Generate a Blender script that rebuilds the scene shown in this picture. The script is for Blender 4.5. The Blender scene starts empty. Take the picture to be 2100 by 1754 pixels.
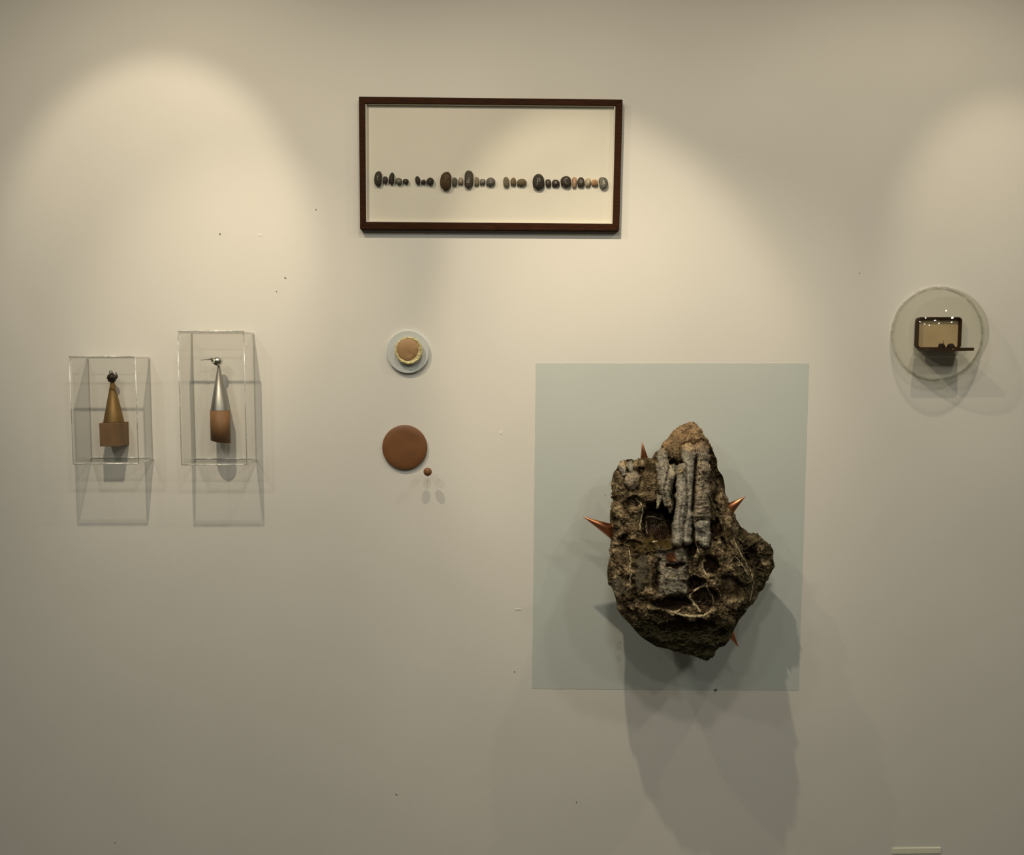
import bpy, bmesh, math, random
import numpy as np
from mathutils import Vector, Matrix, Euler
from mathutils.bvhtree import BVHTree

random.seed(7)
rng = np.random.default_rng(7)
sc = bpy.context.scene
COL = sc.collection

# ------------------------------------------------------------------ camera, light, exposure
F = 1750.0; PX, PY = 1050.0, 877.0            # focal length and centre in pixels of the 2100 x 1754 frame
DIST, EYE = 2.4, 1.55
cam_d = bpy.data.cameras.new('camera'); cam = bpy.data.objects.new('camera', cam_d); COL.objects.link(cam)
cam_d.sensor_fit = 'HORIZONTAL'; cam_d.sensor_width = 36.0; cam_d.lens = 36.0 * F / 2100.0
cam.location = (0, -DIST, EYE)
cam.rotation_euler = (math.radians(90) - math.atan(132 / F), 0, -math.atan(35 / F))
cam_d.clip_start = 0.02
sc.camera = cam
CR = Euler(cam.rotation_euler, 'XYZ').to_matrix()
CL = Vector((0, -DIST, EYE))
CRn = np.array(CR)

def P(px, py, d=0.0):
    """World point seen at a pixel of the photograph, d metres out from the wall (wall face is y = 0)."""
    v = CR @ Vector(((px - PX) / F, -(py - PY) / F, -1.0))
    return CL + v * ((DIST - d) / v.y)

def MM(d=0.0):
    return (DIST - d) / F                     # metres per pixel, d out from the wall

vs = sc.view_settings
vs.view_transform = 'Standard'; vs.look = 'None'; vs.gamma = 1.0; vs.use_curve_mapping = False
vs.exposure = 0.0
world = bpy.data.worlds.new('world'); sc.world = world; world.use_nodes = True
world.node_tree.nodes['Background'].inputs[0].default_value = (0.9, 0.95, 1.0, 1)
world.node_tree.nodes['Background'].inputs[1].default_value = 0.0

def spot(name, px, py, aim, energy, size, blend, out=0.89, col=(1.0, 0.80, 0.53), radius=0.016):
    l = bpy.data.lights.new(name, 'SPOT'); o = bpy.data.objects.new(name, l); COL.objects.link(o)
    p = P(px, py, 0); o.location = (p.x, -out, p.z)
    t = P(aim[0], aim[1], 0)
    o.rotation_euler = (t - Vector(o.location)).to_track_quat('-Z', 'Y').to_euler()
    l.energy = energy; l.spot_size = math.radians(size); l.spot_blend = blend
    l.shadow_soft_size = radius; l.color = col
    return o
# the three track spotlights whose pools and shadows are on the wall: each a hot core, a beam and the lamp's wider spill
WARM = (1.0, 0.835, 0.60)
def track_spot(name, px, py, parts):
    for part, (aim, energy, size, blend) in zip(('core', 'beam', 'spill'), parts):
        spot(name + '_' + part, px, py, aim, energy, size, blend, col=WARM)
track_spot('left_track_spot', 409, -165, (((325, 462), 15.5, 45, 0.5), ((530, 879), 26.5, 50.7, 1.0), ((440, 1120), 21.5, 150, 0.94)))
track_spot('middle_track_spot', 1000, -165, (((1240, 650), 20.5, 45, 0.5), ((1551, 1380), 37.0, 66, 0.8), ((1551, 1172), 10.8, 142, 0.75)))
track_spot('right_track_spot', 1960, -165, (((2070, 493), 13.8, 37.7, 0.74), ((1880, 1400), 3.0, 84, 1.0), ((1821, 1500), 12.8, 142, 0.6)))

# added ceiling discs in rows, filling in the room's ambient light
for gx in (-1.55, 0.05, 1.65):
    for gy in (-2.0, -3.0):
        l = bpy.data.lights.new('ceiling_fill', 'AREA'); l.shape = 'DISK'; l.size = 0.2
        l.energy = 10.1; l.color = (1.0, 0.965, 0.82)
        o = bpy.data.objects.new('ceiling_fill', l); COL.objects.link(o); o.location = (gx, gy, 2.98)

# ------------------------------------------------------------------ materials
def new_mat(name):
    m = bpy.data.materials.new(name); m.use_nodes = True
    nt = m.node_tree
    return m, nt, nt.nodes['Principled BSDF']

def mat(name, col, rough=0.6, metal=0.0, var=0.0, vscale=20.0, bump=0.0, bscale=60.0, stretch=None, spec=0.5, coat=0.0):
    m, nt, b = new_mat(name)
    b.inputs['Base Color'].default_value = (*col, 1)
    b.inputs['Roughness'].default_value = rough
    b.inputs['Metallic'].default_value = metal
    b.inputs['Specular IOR Level'].default_value = spec
    b.inputs['Coat Weight'].default_value = coat
    tc = nt.nodes.new('ShaderNodeTexCoord'); src = tc.outputs['Object']
    if stretch:
        mp = nt.nodes.new('ShaderNodeMapping'); mp.inputs['Scale'].default_value = stretch
        nt.links.new(src, mp.inputs['Vector']); src = mp.outputs['Vector']
    if var:
        n = nt.nodes.new('ShaderNodeTexNoise'); n.inputs['Scale'].default_value = vscale; n.inputs['Detail'].default_value = 6
        nt.links.new(src, n.inputs['Vector'])
        r = nt.nodes.new('ShaderNodeValToRGB')
        r.color_ramp.elements[0].position = 0.3; r.color_ramp.elements[1].position = 0.7
        r.color_ramp.elements[0].color = (*[max(0, c * (1 - var)) for c in col], 1)
        r.color_ramp.elements[1].color = (*[min(1, c * (1 + var)) for c in col], 1)
        nt.links.new(n.outputs['Fac'], r.inputs['Fac']); nt.links.new(r.outputs['Color'], b.inputs['Base Color'])
    if bump:
        n2 = nt.nodes.new('ShaderNodeTexNoise'); n2.inputs['Scale'].default_value = bscale; n2.inputs['Detail'].default_value = 5
        nt.links.new(src, n2.inputs['Vector'])
        bp = nt.nodes.new('ShaderNodeBump'); bp.inputs['Strength'].default_value = bump; bp.inputs['Distance'].default_value = 0.002
        nt.links.new(n2.outputs['Fac'], bp.inputs['Height']); nt.links.new(bp.outputs['Normal'], b.inputs['Normal'])
    return m

def clear_mat(name, tint, base=0.035, diffuse=0.0, rough=0.03, dcol=(0.9, 0.9, 0.88), patchy=False):
    """Clear acrylic sheet: straight-through light, reflections rising towards grazing angles, a little haze."""
    m = bpy.data.materials.new(name); m.use_nodes = True; nt = m.node_tree
    for n in list(nt.nodes): nt.nodes.remove(n)
    out = nt.nodes.new('ShaderNodeOutputMaterial')
    tr = nt.nodes.new('ShaderNodeBsdfTransparent'); tr.inputs[0].default_value = (*tint, 1)
    gl = nt.nodes.new('ShaderNodeBsdfGlossy'); gl.inputs['Roughness'].default_value = rough
    lw = nt.nodes.new('ShaderNodeLayerWeight'); lw.inputs['Blend'].default_value = 0.5
    pw = nt.nodes.new('ShaderNodeMath'); pw.operation = 'POWER'; pw.inputs[1].default_value = 5
    ml = nt.nodes.new('ShaderNodeMath'); ml.operation = 'MULTIPLY_ADD'; ml.inputs[1].default_value = 0.6; ml.inputs[2].default_value = base
    mx = nt.nodes.new('ShaderNodeMixShader')
    nt.links.new(lw.outputs['Facing'], pw.inputs[0]); nt.links.new(pw.outputs[0], ml.inputs[0])
    nt.links.new(ml.outputs[0], mx.inputs[0]); nt.links.new(tr.outputs[0], mx.inputs[1]); nt.links.new(gl.outputs[0], mx.inputs[2])
    last = mx
    if diffuse:
        df = nt.nodes.new('ShaderNodeBsdfDiffuse'); df.inputs[0].default_value = (*dcol, 1)
        m2 = nt.nodes.new('ShaderNodeMixShader'); m2.inputs[0].default_value = diffuse
        nt.links.new(mx.outputs[0], m2.inputs[1]); nt.links.new(df.outputs[0], m2.inputs[2]); last = m2
        if patchy:
            tc = nt.nodes.new('ShaderNodeTexCoord'); nz = nt.nodes.new('ShaderNodeTexNoise'); nz.inputs['Scale'].default_value = 55; nz.inputs['Detail'].default_value = 4
            mr = nt.nodes.new('ShaderNodeMapRange'); mr.inputs['From Min'].default_value = .38; mr.inputs['From Max'].default_value = .62
            mr.inputs['To Min'].default_value = diffuse * .15; mr.inputs['To Max'].default_value = diffuse * 1.3
            nt.links.new(tc.outputs['Object'], nz.inputs['Vector']); nt.links.new(nz.outputs['Fac'], mr.inputs['Value']); nt.links.new(mr.outputs['Result'], m2.inputs[0])
    nt.links.new(last.outputs[0], out.inputs['Surface'])
    return m

M = {}
M['wall'] = mat('wall_paint', (0.76, 0.745, 0.70), 0.75, var=0.02, vscale=3, bump=0.10, bscale=160, spec=0.25)
M['blue'] = mat('blue_grey_paint', (0.575, 0.622, 0.60), 0.7, var=0.02, vscale=4, bump=0.10, bscale=160, spec=0.3)
M['floor'] = mat('dark_grey_floor', (0.06, 0.052, 0.042), 0.5, var=0.15, vscale=6, bump=0.1)
M['ceiling'] = mat('ceiling_paint', (0.6, 0.6, 0.58), 0.9, var=0.02)
M['room'] = mat('dark_room_paint', (0.16, 0.155, 0.145), 0.9, var=0.02)
M['mark'] = mat('dark_mark', (0.05, 0.04, 0.03), 0.8, var=0.2)
M['filler'] = mat('pale_filler', (0.86, 0.85, 0.80), 0.7, var=0.05)
M['tape'] = mat('pale_tape', (0.86, 0.86, 0.70), 0.6, var=0.04, vscale=40)
M['frame'] = mat('walnut', (0.036, 0.012, 0.0035), 0.6, spec=0.08, var=0.35, vscale=30, bump=0.15, bscale=60, stretch=(1, 6, 6))
M['board'] = mat('cream_board', (0.70, 0.675, 0.59), 0.85, var=0.03, vscale=5, bump=0.05, bscale=300)
M['acrylic'] = clear_mat('clear_acrylic', (0.985, 0.985, 0.98), base=0.03)
M['acrylic_edge'] = clear_mat('polished_acrylic_edge', (0.93, 0.93, 0.91), base=0.10, diffuse=0.30, rough=0.12, dcol=(1, 1, 0.97))
M['edge_glint'] = clear_mat('whitened_acrylic_edge', (0.95, 0.95, 0.93), base=0.40, diffuse=0.5, rough=0.22, dcol=(1, 1, 0.98), patchy=True)  # uneven white mixed in to imitate glints along the case edges
M['dome'] = clear_mat('clear_dome', (0.96, 0.96, 0.935), base=0.035, rough=0.04)
M['dome_rim'] = clear_mat('dome_rim', (0.98, 0.98, 0.95), base=0.08, diffuse=0.36, rough=0.25, dcol=(1, 1, .96), patchy=True)
M['bronze'] = mat('brushed_bronze', (0.185, 0.115, 0.038), 0.55, 0.5, var=0.18, vscale=18, bump=0.06, bscale=80)
M['silver'] = mat('satin_silver', (0.36, 0.355, 0.335), 0.46, 0.95, var=0.05, vscale=30)
M['bright_silver'] = mat('cast_silver', (0.66, 0.64, 0.58), 0.18, 1.0, var=0.1, vscale=200, bump=0.2, bscale=300)
M['dark_metal'] = mat('blackened_metal', (0.05, 0.04, 0.028), 0.35, 0.7, var=0.3, vscale=200, bump=0.2, bscale=300)
M['block_wood'] = mat('brown_wood', (0.20, 0.115, 0.055), 0.65, var=0.15, vscale=40, bump=0.15, bscale=120, stretch=(1, 1, 0.3))
M['log_wood'] = mat('reddish_wood', (0.235, 0.12, 0.05), 0.6, var=0.18, vscale=40, bump=0.15, bscale=120, stretch=(1, 1, 0.3))
M['end_wood'] = mat('end_grain_wood', (0.13, 0.075, 0.03), 0.7, var=0.2, vscale=60)
M['disc_blue'] = mat('pale_blue_disc_paint', (0.61, 0.645, 0.645), 0.6, var=0.02, vscale=10)
M['gold'] = mat('granular_gold', (0.66, 0.58, 0.30), 0.50, 0.45, var=0.35, vscale=420, bump=0.6, bscale=420)
M['peach'] = mat('peach_stone', (0.42, 0.25, 0.12), 0.55, var=0.10, vscale=30, bump=0.1, bscale=50)
M['disc_brown'] = mat('sienna_disc', (0.185, 0.078, 0.028), 0.5, var=0.16, vscale=9, bump=0.06, bscale=40, stretch=(1, 1, 3))
M['disc_line'] = mat('dark_sienna_line', (0.11, 0.048, 0.018), 0.6, var=0.1)
M['case'] = mat('dark_case_leather', (0.045, 0.020, 0.007), 0.55, spec=0.25, var=0.3, vscale=50, bump=0.2, bscale=200)
M['lining'] = mat('tan_lining', (0.56, 0.43, 0.26), 0.55, var=0.08, vscale=25, bump=0.05)
M['bead'] = mat('dark_bead', (0.016, 0.010, 0.006), 0.6, spec=0.2, var=0.3, vscale=200, bump=0.3, bscale=200)
M['brass'] = mat('small_brass', (0.65, 0.5, 0.25), 0.3, 1.0, var=0.1)
M['copper'] = mat('polished_copper', (0.62, 0.27, 0.14), 0.38, 1.0, var=0.12, vscale=25, bump=0.04, bscale=120)
M['root'] = mat('pale_root', (0.42, 0.35, 0.22), 0.85, var=0.4, vscale=120, bump=0.4, bscale=300)
M['rootlet'] = mat('brown_rootlet', (0.23, 0.17, 0.09), 0.9, var=0.45, vscale=60, bump=0.3, bscale=300)
M['scratch'] = mat('scratched_letter', (0.42, 0.41, 0.37), 0.9, var=0.1)
M['scratch_dim'] = mat('faint_scratched_letter', (0.11, 0.10, 0.085), 0.9, var=0.1)
M['scratch_dark'] = mat('brown_scratched_letter', (0.20, 0.16, 0.11), 0.9, var=0.1)

# ------------------------------------------------------------------ helpers
def obj(name, bm, m, parent=None, smooth=False, mesh=None):
    if mesh is None:
        mesh = bpy.data.meshes.new(name)
        bm.normal_update()
        bm.to_mesh(mesh); bm.free()
        for mm in (m if isinstance(m, (list, tuple)) else [m]): mesh.materials.append(mm)
        if smooth: mesh.polygons.foreach_set('use_smooth', [True] * len(mesh.polygons))
    o = bpy.data.objects.new(name, mesh); COL.objects.link(o)
    if parent: o.parent = parent; o.matrix_parent_inverse = parent_inv(parent)
    return o

def parent_inv(p):
    mtx = Matrix.Identity(4); q = p
    chain = []
    while q: chain.append(q); q = q.parent
    for q in reversed(chain):
        mtx = mtx @ (q.matrix_parent_inverse @ Matrix.LocRotScale(q.location, q.rotation_euler.to_quaternion(), q.scale))
    return mtx.inverted()

def thing(name, label, cat, loc, group=None):
    o = bpy.data.objects.new(name, None); COL.objects.link(o); o.location = loc
    o.empty_display_size = 0.02
    o['label'] = label; o['category'] = cat
    if group: o['group'] = group
    return o

def hexa(bm, pts8):
    """pts8: back four (TL, TR, BR, BL) then front four, as seen from the room."""
    v = [bm.verts.new(p) for p in pts8]
    fs = []
    for q in ((0, 1, 2, 3), (7, 6, 5, 4), (0, 4, 5, 1), (1, 5, 6, 2), (2, 6, 7, 3), (3, 7, 4, 0)):
        fs.append(bm.faces.new([v[i] for i in q]))
    bmesh.ops.recalc_face_normals(bm, faces=fs)
    return fs

def box(bm, x0, x1, y0, y1, z0, z1):
    return hexa(bm, [(x0, y1, z1), (x1, y1, z1), (x1, y1, z0), (x0, y1, z0), (x0, y0, z1), (x1, y0, z1), (x1, y0, z0), (x0, y0, z0)])

def bevel(bm, w, seg=2):
    bmesh.ops.bevel(bm, geom=bm.edges[:], offset=w, segments=seg, affect='EDGES', profile=0.5)

def lathe(bm, prof, origin, axis=(0, 0, 1), seg=48, cap=True):
    """prof: list of (radius, height along axis)."""
    ax = Vector(axis).normalized(); q = ax.to_track_quat('Z', 'Y'); o = Vector(origin)
    rings = []
    for r, h in prof:
        if r < 1e-6: rings.append([bm.verts.new(o + q @ Vector((0, 0, h)))])
        else: rings.append([bm.verts.new(o + q @ Vector((r * math.cos(2 * math.pi * i / seg), r * math.sin(2 * math.pi * i / seg), h))) for i in range(seg)])
    for a, b in zip(rings, rings[1:]):
        for i in range(seg):
            j = (i + 1) % seg
            if len(a) == 1 and len(b) == 1: continue
            if len(a) == 1: bm.faces.new((a[0], b[j], b[i]))
            elif len(b) == 1: bm.faces.new((a[i], a[j], b[0]))
            else: bm.faces.new((a[i], a[j], b[j], b[i]))
    if cap:
        if len(rings[0]) > 1: bm.faces.new(list(reversed(rings[0])))
        if len(rings[-1]) > 1: bm.faces.new(rings[-1])
    bmesh.ops.recalc_face_normals(bm, faces=bm.faces[:])

def tube(bm, pts, rad, seg=6, closed=False):
    pts = [Vector(p) for p in pts]; n = len(pts)
    rr = rad if isinstance(rad, (list, tuple)) else [rad] * n
    rings = []; ref = Vector((0.13, 0.97, 0.21)).normalized()
    for i, p in enumerate(pts):
        if closed: t = pts[(i + 1) % n] - pts[i - 1]
        else: t = pts[min(i + 1, n - 1)] - pts[max(i - 1, 0)]
        if t.length < 1e-9: t = Vector((0, 0, 1))
        t.normalize()
        u = ref - t * ref.dot(t)
        if u.length < 1e-3: u = t.orthogonal()
        u.normalize(); w = t.cross(u)
        rings.append([bm.verts.new(p + (u * math.cos(2 * math.pi * k / seg) + w * math.sin(2 * math.pi * k / seg)) * rr[i]) for k in range(seg)])
    rng_ = range(n) if closed else range(n - 1)
    for i in rng_:
        a, b = rings[i], rings[(i + 1) % n]
        for k in range(seg):
            j = (k + 1) % seg
            bm.faces.new((a[k], a[j], b[j], b[k]))
    if not closed:
        bm.faces.new(list(reversed(rings[0]))); bm.faces.new(rings[-1])

# vectorised gradient noise
_perm = rng.permutation(256); _perm = np.concatenate([_perm, _perm, _perm])
_grad = rng.normal(size=(256, 3)); _grad /= np.linalg.norm(_grad, axis=1)[:, None]
def perlin(p):
    p = np.asarray(p, float); i = np.floor(p).astype(int); f = p - i; i &= 255
    u = f * f * f * (f * (f * 6 - 15) + 10)
    out = 0
    for dx in (0, 1):
        wx = u[:, 0] if dx else 1 - u[:, 0]
        for dy in (0, 1):
            wy = u[:, 1] if dy else 1 - u[:, 1]
            for dz in (0, 1):
                wz = u[:, 2] if dz else 1 - u[:, 2]
                h = _perm[_perm[_perm[(i[:, 0] + dx) & 255] + ((i[:, 1] + dy) & 255)] + ((i[:, 2] + dz) & 255)]
                g = _grad[h]
                out = out + wx * wy * wz * (g[:, 0] * (f[:, 0] - dx) + g[:, 1] * (f[:, 1] - dy) + g[:, 2] * (f[:, 2] - dz))
    return out * 1.5
def fbm(p, oct=4, lac=2.03, gain=0.5):
    a = 1.0; s = 0
    for k in range(oct):
        s = s + a * perlin(p + 17.3 * k); p = p * lac; a *= gain
    return s

# ------------------------------------------------------------------ the room
def struct(name, bm, m, parent=None):
    o = obj(name, bm, m, parent); o['kind'] = 'structure'
    return o
XL, XR, YF, ZC = -3.1, 3.3, -5.0, 3.0
bm = bmesh.new(); box(bm, XL - .1, XR + .1, 0, 0.12, -0.1, ZC + .1); wall = struct('wall_back', bm, M['wall'])
bm = bmesh.new(); box(bm, XL - .1, XR + .1, YF - .1, 0, -0.1, 0); struct('floor', bm, M['floor'])
bm = bmesh.new(); box(bm, XL - .1, XR + .1, YF - .1, 0, ZC, ZC + .1); struct('ceiling', bm, M['ceiling'])
bm = bmesh.new(); box(bm, XL - .1, XL, YF, 0, 0, ZC); struct('wall_left', bm, M['room'])
bm = bmesh.new(); box(bm, XR, XR + .1, YF, 0, 0, ZC); struct('wall_right', bm, M['room'])
bm = bmesh.new(); box(bm, XL - .1, XR + .1, YF - .1, YF, 0, ZC); struct('wall_front', bm, M['room'])

# painted rectangle: a skin of paint with a slightly wavering edge
c4 = [(1098.5, 745), (1659, 745), (1638, 1417), (1091, 1413)]
bm = bmesh.new(); ring = []
for k in range(4):
    a, b = c4[k], c4[(k + 1) % 4]
    for i in range(60):
        t = i / 60; wob = (random.random() - .5) * 0.9 if i else 0
        x = a[0] + (b[0] - a[0]) * t; y = a[1] + (b[1] - a[1]) * t
        if k % 2: x += wob
        else: y += wob
        ring.append((x, y))
back = [bm.verts.new(P(x, y, -0.0005)) for x, y in ring]; front = [bm.verts.new(P(x, y, 0.0006)) for x, y in ring]
bm.faces.new(front)
for i in range(len(ring)):
    j = (i + 1) % len(ring); bm.faces.new((front[i], front[j], back[j], back[i]))
bmesh.ops.recalc_face_normals(bm, faces=bm.faces[:])
o = obj('painted_rectangle', bm, M['blue'], wall); o['label'] = 'pale grey-blue rectangle painted behind the rock'

# nail holes, specks and a filler smear on the wall
def blob_mark(name, px, py, w, h, m, rot=0.0, d=0.0012):
    bm = bmesh.new(); n = 9
    pts = []
    for i in range(n):
        a = 2 * math.pi * i / n; r = 0.75 + 0.4 * random.random()
        x = math.cos(a) * w * r / 2; y = math.sin(a) * h * r / 2
        pts.append((px + x * math.cos(rot) - y * math.sin(rot), py + x * math.sin(rot) + y * math.cos(rot)))
    f = [bm.verts.new(P(x, y, d)) for x, y in pts]; b = [bm.verts.new(P(x, y, -0.0005)) for x, y in pts]
    bm.faces.new(f)
    for i in range(n): bm.faces.new((f[i], f[(i + 1) % n], b[(i + 1) % n], b[i]))
    bmesh.ops.recalc_face_normals(bm, faces=bm.faces[:])
    return obj(name, bm, m, wall)
for a in ((648, 430, 2.6, 2.6, 'mark'), (585, 570, 5, 1.6, 'mark', 0.5), (567, 598, 3, 1.5, 'mark'), (1241, 1017, 1.8, 1.8, 'mark'),
          (1055, 1378, 2, 3, 'mark'), (813, 1630, 4, 1.6, 'mark', .3), (1182, 1646, 2, 3, 'mark'), (451, 480, 2, 4, 'mark', .6),
          (1763, 560, 2, 2, 'mark'), (236, 1729, 3, 1.4, 'mark')):
    blob_mark('wall_speck', a[0], a[1], a[2], a[3], M[a[4]], a[5] if len(a) > 5 else 0)
blob_mark('filler_smear', 1062, 1250, 17, 1.8, M['filler'])
blob_mark('filler_smear', 1027, 888, 4, 5, M['filler'], .4)
blob_mark('filler_smear', 533, 483, 8, 2, M['filler'], .2)
bm = bmesh.new()
v = [bm.verts.new(P(x, y, d)) for d in (-.0005, .004) for x, y in ((1464, 1415.5), (1469, 1412.5), (1470.5, 1417.5))]
bm.faces.new(v[3:]); bm.faces.new(v[2::-1])
for i in range(3): bm.faces.new((v[i], v[(i + 1) % 3], v[3 + (i + 1) % 3], v[3 + i]))
bmesh.ops.recalc_face_normals(bm, faces=bm.faces[:])
o = obj('paint_chip', bm, M['mark'], wall); o['label'] = 'small black chip on the bottom edge of the painted rectangle'

bm = bmesh.new()
a, b = P(1830, 1739), P(1929, 1750)
box(bm, a.x, b.x, -0.003, 0.0, b.z, a.z); bevel(bm, 0.0012, 2)
o = obj('tape_strip', bm, M['tape']); o['label'] = 'short pale strip of tape low on the wall below the clear dome'; o['category'] = 'tape'

# ------------------------------------------------------------------ framed pebbles
fr_out = [(736, 198), (1277, 204), (1270, 473), (738, 470)]
fr_in = [(748.5, 212), (1262.5, 216.5), (1256.5, 459), (750, 455)]
FD, BD = 0.022, 0.008
t = thing('picture_frame', 'dark walnut box frame holding a row of lettered pebbles on cream board', 'frame', P(1005, 336, 0))
for k in range(4):
    j = (k + 1) % 4
    bm = bmesh.new()
    fo = [P(*fr_out[k], FD), P(*fr_out[j], FD), P(*fr_in[j], FD), P(*fr_in[k], FD)]
    bk = [Vector((p.x, -0.0005, p.z)) for p in fo]
    hexa(bm, bk + fo); bmesh.ops.bevel(bm, geom=bm.edges[:], offset=0.0009, segments=2, affect='EDGES')
    obj('frame_rail', bm, M['frame'], t)
bm = bmesh.new()
q = [P(x, y, FD) for x, y in fr_in]
cx = sum(p.x for p in q) / 4; cz = sum(p.z for p in q) / 4
q = [Vector((p.x + (0.003 if p.x > cx else -0.003), -BD, p.z + (0.003 if p.z > cz else -0.003))) for p in q]
hexa(bm, [Vector((p.x, -0.002, p.z)) for p in q] + q)
obj('backing_board', bm, M['board'], t)
# thin cream fillet inside the rails
bm = bmesh.new()
qi = [P(x, y, FD - 0.004) for x, y in fr_in]
for k in range(4):
    j = (k + 1) % 4
    a, b = qi[k], qi[j]
    ca = Vector((cx, a.y, cz))
    ia = a + (ca - a).normalized() * 0.004; ib = b + (ca - b).normalized() * 0.004
    fo = [a, b, ib, ia]
    hexa(bm, [Vector((p.x, -BD, p.z)) for p in fo] + fo)
obj('inner_fillet', bm, M['board'], t)

LET = {
 'T': [[(-.5, .8), (.5, .8)], [(0, .8), (0, -.8)]],
 'o': [[(.5 * math.cos(a), .55 * math.sin(a)) for a in np.linspace(0, 2 * math.pi, 14)]],
 'd': [[(.05 - .4 + .4 * math.cos(a), -.4 + .4 * math.sin(a)) for a in np.linspace(0, 2 * math.pi, 14)], [(.05, .95), (.05, -.8)]],
 'a': [[(.4 * math.cos(a), .45 * math.sin(a)) for a in np.linspace(.4, 2 * math.pi - .4, 12)], [(.45, .5), (.45, -.3), (.6, -.5)]],
 's': [[(.4, .5), (.1, .65), (-.3, .5), (-.3, .2), (.2, -.05), (.4, -.3), (.1, -.6), (-.4, -.5)]],
 'l': [[(0, .9), (0, -.7), (.2, -.85)]],
 'p': [[(-.3, .6), (-.45, -.95)], [(-.3, .6), (.1, .75), (.4, .5), (.35, .15), (0, -.05), (-.38, .0)]],
 'i': [[(0, .3), (0, -.7)], [(0, .65), (0, .75)]],
 'e': [[(-.4, .02), (.4, .1), (.3, .5), (-.1, .6), (-.45, .2), (-.4, -.3), (0, -.6), (.45, -.4)]],
 'r': [[(-.25, .5), (-.25, -.6)], [(-.25, .15), (0, .45), (.35, .45)]],
 'n': [[(-.4, .5), (-.4, -.5)], [(-.4, .2), (-.1, .5), (.3, .4), (.4, 0), (.4, -.5)]],
 'c': [[(.5, .65), (.1, .8), (-.35, .5), (-.4, -.2), (-.1, -.6), (.4, -.65)]],
}
DK = (0.038, 0.032, 0.025)
# px, py, w, h, tilt, left-right asymmetry, top-bottom taper, colour, letter, letter look, words
PEB = [
 (776.1, 367.7, 15.5, 29.7, .03, 0, 0, (.045, .038, .029), 'T', 's', 'tall dark oval pebble lettered T, first in the row'),
 (790.8, 370.3, 10.3, 14.5, 0, 0, .05, (.05, .04, .033), 'o', 'n', 'small dark pebble lettered o'),
 (803.5, 367.1, 11.3, 23.5, .08, 0, .14, DK, 'd', 'n', 'tall dark pebble narrowing upward, lettered d'),
 (818.1, 373.1, 14.1, 13.2, 0, 0, 0, (.125, .125, .085), 'a', 's', 'greenish grey round pebble lettered a'),
 (832.7, 373.3, 11.9, 10.9, .5, .1, 0, (.04, .035, .025), 's', 'd', 'small dark slanted pebble lettered s'),
 (857.1, 371.4, 10.3, 17.2, -.1, .15, 0, DK, 'l', 'n', 'dark upright pebble lettered l'),
 (868.8, 374.3, 9.6, 9.0, 0, 0, 0, (.05, .035, .03), 'a', 'n', 'tiny dark pebble lettered a'),
 (882.5, 373.6, 15, 15.6, .6, .1, 0, (.04, .035, .025), 's', 'n', 'dark slanted pebble lettered s'),
 (914.5, 372.9, 23, 36.7, .02, .55, 0, (.065, .042, .018), 'p', 'd', 'large brown half-moon pebble lettered p'),
 (932.8, 374, 10.5, 17, .06, .1, 0, (.105, .095, .075), 'i', 'd', 'grey upright pebble lettered i'),
 (945.2, 372.4, 10.4, 13.9, 0, 0, 0, (.25, .20, .14), 'e', 'p', 'small tan pebble lettered e'),
 (962, 369.4, 18.3, 35.3, 0, 0, 0, (.065, .056, .040), 'd', 's', 'tall dark grey pebble with a clear pale d'),
 (978, 372.7, 10, 17.5, 0, 0, .1, (.24, .20, .13), 'r', 'd', 'tan upright pebble lettered r'),
 (989.9, 373.7, 11.7, 11.3, 0, 0, 0, (.17, .155, .13), 'a', 's', 'small grey pebble lettered a'),
 (1006.5, 373.9, 18.6, 16.3, 0, 0, 0, (.11, .10, .085), 's', 's', 'blue-grey round pebble lettered s'),
 (1038.4, 374.4, 12.8, 20.7, -.05, -.3, 0, (.15, .13, .085), 's', 'd', 'olive grey half-moon pebble lettered s'),
 (1052.6, 373.3, 11.3, 15.6, 0, 0, 0, (.16, .115, .07), 'o', 'd', 'brown oval pebble lettered o'),
 (1069.8, 375, 19.9, 14.1, -.08, 0, 0, (.135, .105, .06), 'n', 'd', 'wide olive brown pebble lettered n'),
 (1104, 374, 24, 30.5, 0, -.1, 0, (.034, .030, .024), 'p', 's', 'large black rounded pebble with a pale p'),
 (1124, 376.4, 12, 14.8, 0, 0, 0, (.055, .045, .032), 'r', 's', 'small dark square pebble lettered r'),
 (1139.3, 376.5, 16, 13.6, 0, 0, 0, (.042, .035, .026), 'e', 's', 'wide dark pebble lettered e'),
 (1159.9, 373.9, 21.6, 22, 0, 0, -.05, (.042, .034, .025), 'c', 's', 'large round dark pebble with a pale c'),
 (1177.4, 375, 10, 21.5, 0, 0, 0, (.37, .24, .15), 'i', 'p', 'pinkish tan upright pebble lettered i'),
 (1190.6, 374.4, 14.8, 19.2, .1, 0, 0, (.055, .046, .033), 'o', 's', 'dark oval pebble with a pale o'),
 (1205.2, 375.3, 12.3, 16.8, .1, 0, 0, (.37, .32, .21), 's', 'p', 'cream pebble lettered s'),
 (1218.9, 375.3, 13.3, 12.8, 0, .1, 0, (.44, .27, .14), 'a', 'n', 'orange tan pebble lettered a'),
 (1236.5, 376.7, 19, 24, -.1, -.1, 0, (.15, .145, .12), 's', 'p', 'mottled grey pebble lettered s, last in the row'),
]
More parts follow.
